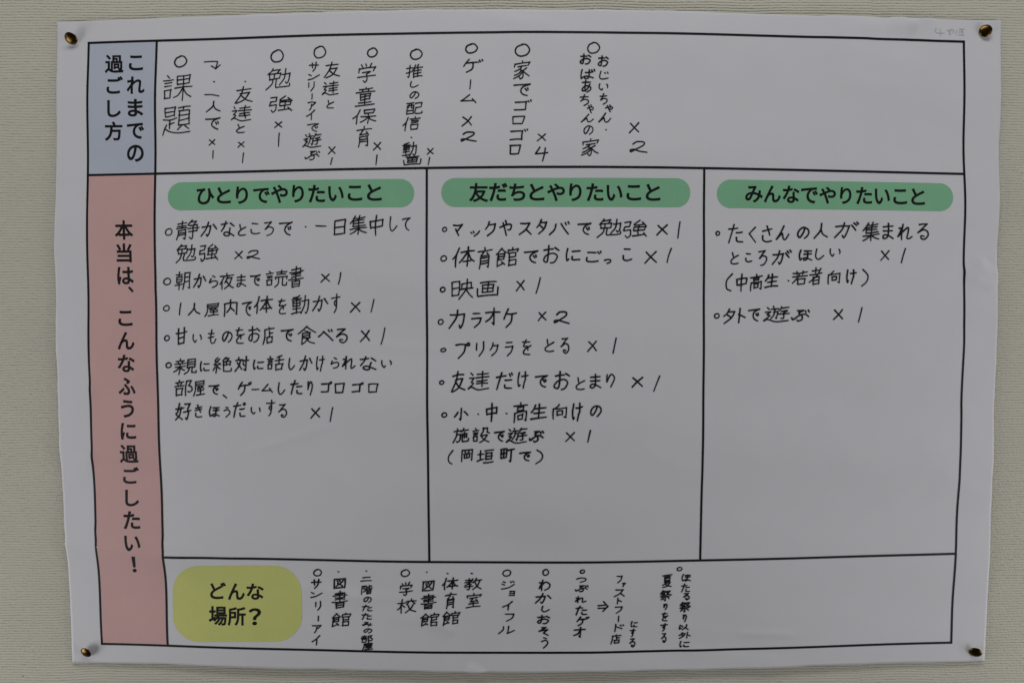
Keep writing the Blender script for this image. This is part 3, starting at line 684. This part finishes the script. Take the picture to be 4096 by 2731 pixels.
def write(ch, box, w, rnd, vs_, fs_, lift):
    u0, v0, u1, v1 = box
    kanji = ord(ch) >= 0x4E00
    st = []
    for sm, p in GLYPHS[ch]:
        q = p.copy()
        if kanji: q[:, 1] -= .10 * (q[:, 0] - 50)
        if ch not in '○×1|・ー⇒↴一': q[:, 0] += .07 * (50 - q[:, 1])
        q += np.array([[rnd.gauss(0, 1.1), rnd.gauss(0, 1.1)] for _ in q])
        if sm: q = spline(q)
        elif len(q) == 2 and np.linalg.norm(q[1] - q[0]) > 25:      # no hand draws a perfectly straight line
            d = q[1] - q[0]; m = (q[0] + q[1]) / 2 + np.array((-d[1], d[0])) * rnd.gauss(0, .025)
            q = spline(np.array([q[0], m, q[1]]), 4)
        st.append((sm, q))
    allp = np.vstack([q for _, q in st]); lo, hi = allp.min(0), allp.max(0); ext = np.maximum(hi - lo, 1e-3)
    bw, bh = max(.2, u1 - u0 - w), max(.2, v1 - v0 - w)
    cu, cv = (u0 + u1) / 2, (v0 + v1) / 2
    for sm, q in st:
        p = np.stack([cu + ((q[:, 0] - lo[0]) / ext[0] - .5) * bw, cv - ((q[:, 1] - lo[1]) / ext[1] - .5) * bh], 1)
        parts = [p] if sm else split_corners(p)
        for k in parts:
            pen(k if sm else densify(k), w, lift[0], rnd, vs_, fs_)
            lift[0] += .0025
            if lift[0] > .30: lift[0] = .22

rnd = random.Random(11)
for w, label, s in ENTRIES:
    words = parse(s); k = next((i for i, q in enumerate(words) if q[0] == '×'), len(words))
    o = None
    for name, chars in (('handwritten_entry', words[:k]), ('tally', words[k:])):    # the entry, then how many people wrote it
        if not chars: continue
        vs_, fs_, lift = [], [], [.22]
        for ch, box in chars:
            dense = len(GLYPHS[ch]) >= 9 or box[2] - box[0] < 9 or box[3] - box[1] < 9
            write(ch, box, w * (.92 if dense else 1.06), rnd, vs_, fs_, lift)
        x = mesh_obj(name, vs_, fs_, MAT['marker'], o or poster)
        if o is None: o = x; o['label'] = label

# faint pencil note, mirror written, near the upper right corner
vs_, fs_ = [], []
NOTE = [[(255, 503), (165, 570), (140, 690), (240, 750), (380, 782), (560, 785), (720, 770)], [(492, 530), (455, 640), (455, 800), (492, 980)],
        [(868, 615), (1015, 580)], [(1215, 548), (1120, 552), (1055, 620), (1035, 740), (1035, 880)], [(950, 697), (1090, 685)], [(980, 845), (1090, 825)],
        [(1290, 628), (1225, 655), (1210, 700), (1245, 770)], [(1435, 585), (1408, 690), (1405, 870)],
        [(1585, 545), (1700, 535), (1900, 537)], [(1550, 708), (1640, 688), (1770, 685)], [(1550, 875), (1680, 868), (1870, 888)], [(1755, 560), (1785, 690), (1795, 840)]]
S = .01538
for i, st in enumerate(NOTE):
    q = np.array([(361.2 + (x - 125) * S, 283.3 - (y - 456) * S) for x, y in st])
    pen(densify(spline(q, 5), .8), .38, .22 + .003 * i, rnd, vs_, fs_)
mesh_obj('pencil_note', vs_, fs_, MAT['pencil'], poster)['label'] = 'faint pencilled mirror writing near the upper right corner'

# ------------------------------------------------------------ thumbtacks
BRASS, STEEL = brass_material(), steel_material()
def lathe(profile, n=48):
    v, f = [], []
    for r, z in profile:
        if r == 0: v.append((0, 0, z)); continue
        for k in range(n): v.append((r * math.cos(2 * math.pi * k / n), r * math.sin(2 * math.pi * k / n), z))
    idx, i = [], 0
    for r, z in profile:
        idx.append((i, 1 if r == 0 else n)); i += idx[-1][1]
    for (a, na), (b, nb) in zip(idx, idx[1:]):
        for k in range(n):
            k2 = (k + 1) % n
            if na == 1: f.append((a, b + k, b + k2))
            elif nb == 1: f.append((a + k, b, a + k2))
            else: f.append((a + k, b + k, b + k2, a + k2))
    return v, f
dome = [(0, 1.75), (.7, 1.74), (1.4, 1.70), (2.2, 1.58), (3.0, 1.38), (3.8, 1.08), (4.5, .72), (5.0, .38), (5.25, .12), (5.3, -.05), (5.2, -.16), (5.0, -.12), (4.6, .1), (3.6, .6), (2.2, 1.0), (.9, 1.15), (0, 1.18)]
pinp = [(0, 1.1), (.62, 1.1), (.55, .6), (.5, .2), (.48, -6.5), (.3, -8.2), (0, -9.6)]
def tack(u, v, hc, n, label):
    # u, v: where the head's centre is seen against the sheet; hc: how far the head stands off the wall
    k = (CAM_H - hc) / (CAM_H - 2); uu = CAM_U + (u - CAM_U) * k; vv = CAM_V + (v - CAM_V) * k
    t = empty('thumbtack', W(uu, vv, hc))
    d = Vector((n[0], -n[2], n[1])).normalized()
    rot = d.to_track_quat('Z', 'Y').to_matrix()
    for name, prof, m in (('tack_head', dome, BRASS), ('tack_pin', pinp, STEEL)):
        vs, fs = lathe(prof)
        vs = [rot @ (Vector(q) * .001) + t.location for q in vs]
        o = mesh_obj(name, vs, fs, m, t, True)
        bm = bmesh.new(); bm.from_mesh(o.data); bmesh.ops.recalc_face_normals(bm, faces=bm.faces[:]); bm.to_mesh(o.data); bm.free()
    tag(t, label, 'thumbtack', 'brass thumbtacks holding the poster corners')
tack(-406.5, 274.2, 6.0, (.06, -.56, .82), 'dark brass thumbtack at the upper left corner beside the blue panel, head tilted down left')
tack(407.7, 281.0, 4.6, (-.28, -.05, .95), 'brass thumbtack at the upper right corner with a bright glint on its lower edge')
tack(-407.0, -280.9, 6.2, (-.20, -.34, .92), 'pale brass thumbtack at the lower left corner below the pink panel, its pin showing')
tack(412.5, -282.6, 6.0, (-.40, -.36, .84), 'nearly black brass thumbtack at the lower right corner of the poster')
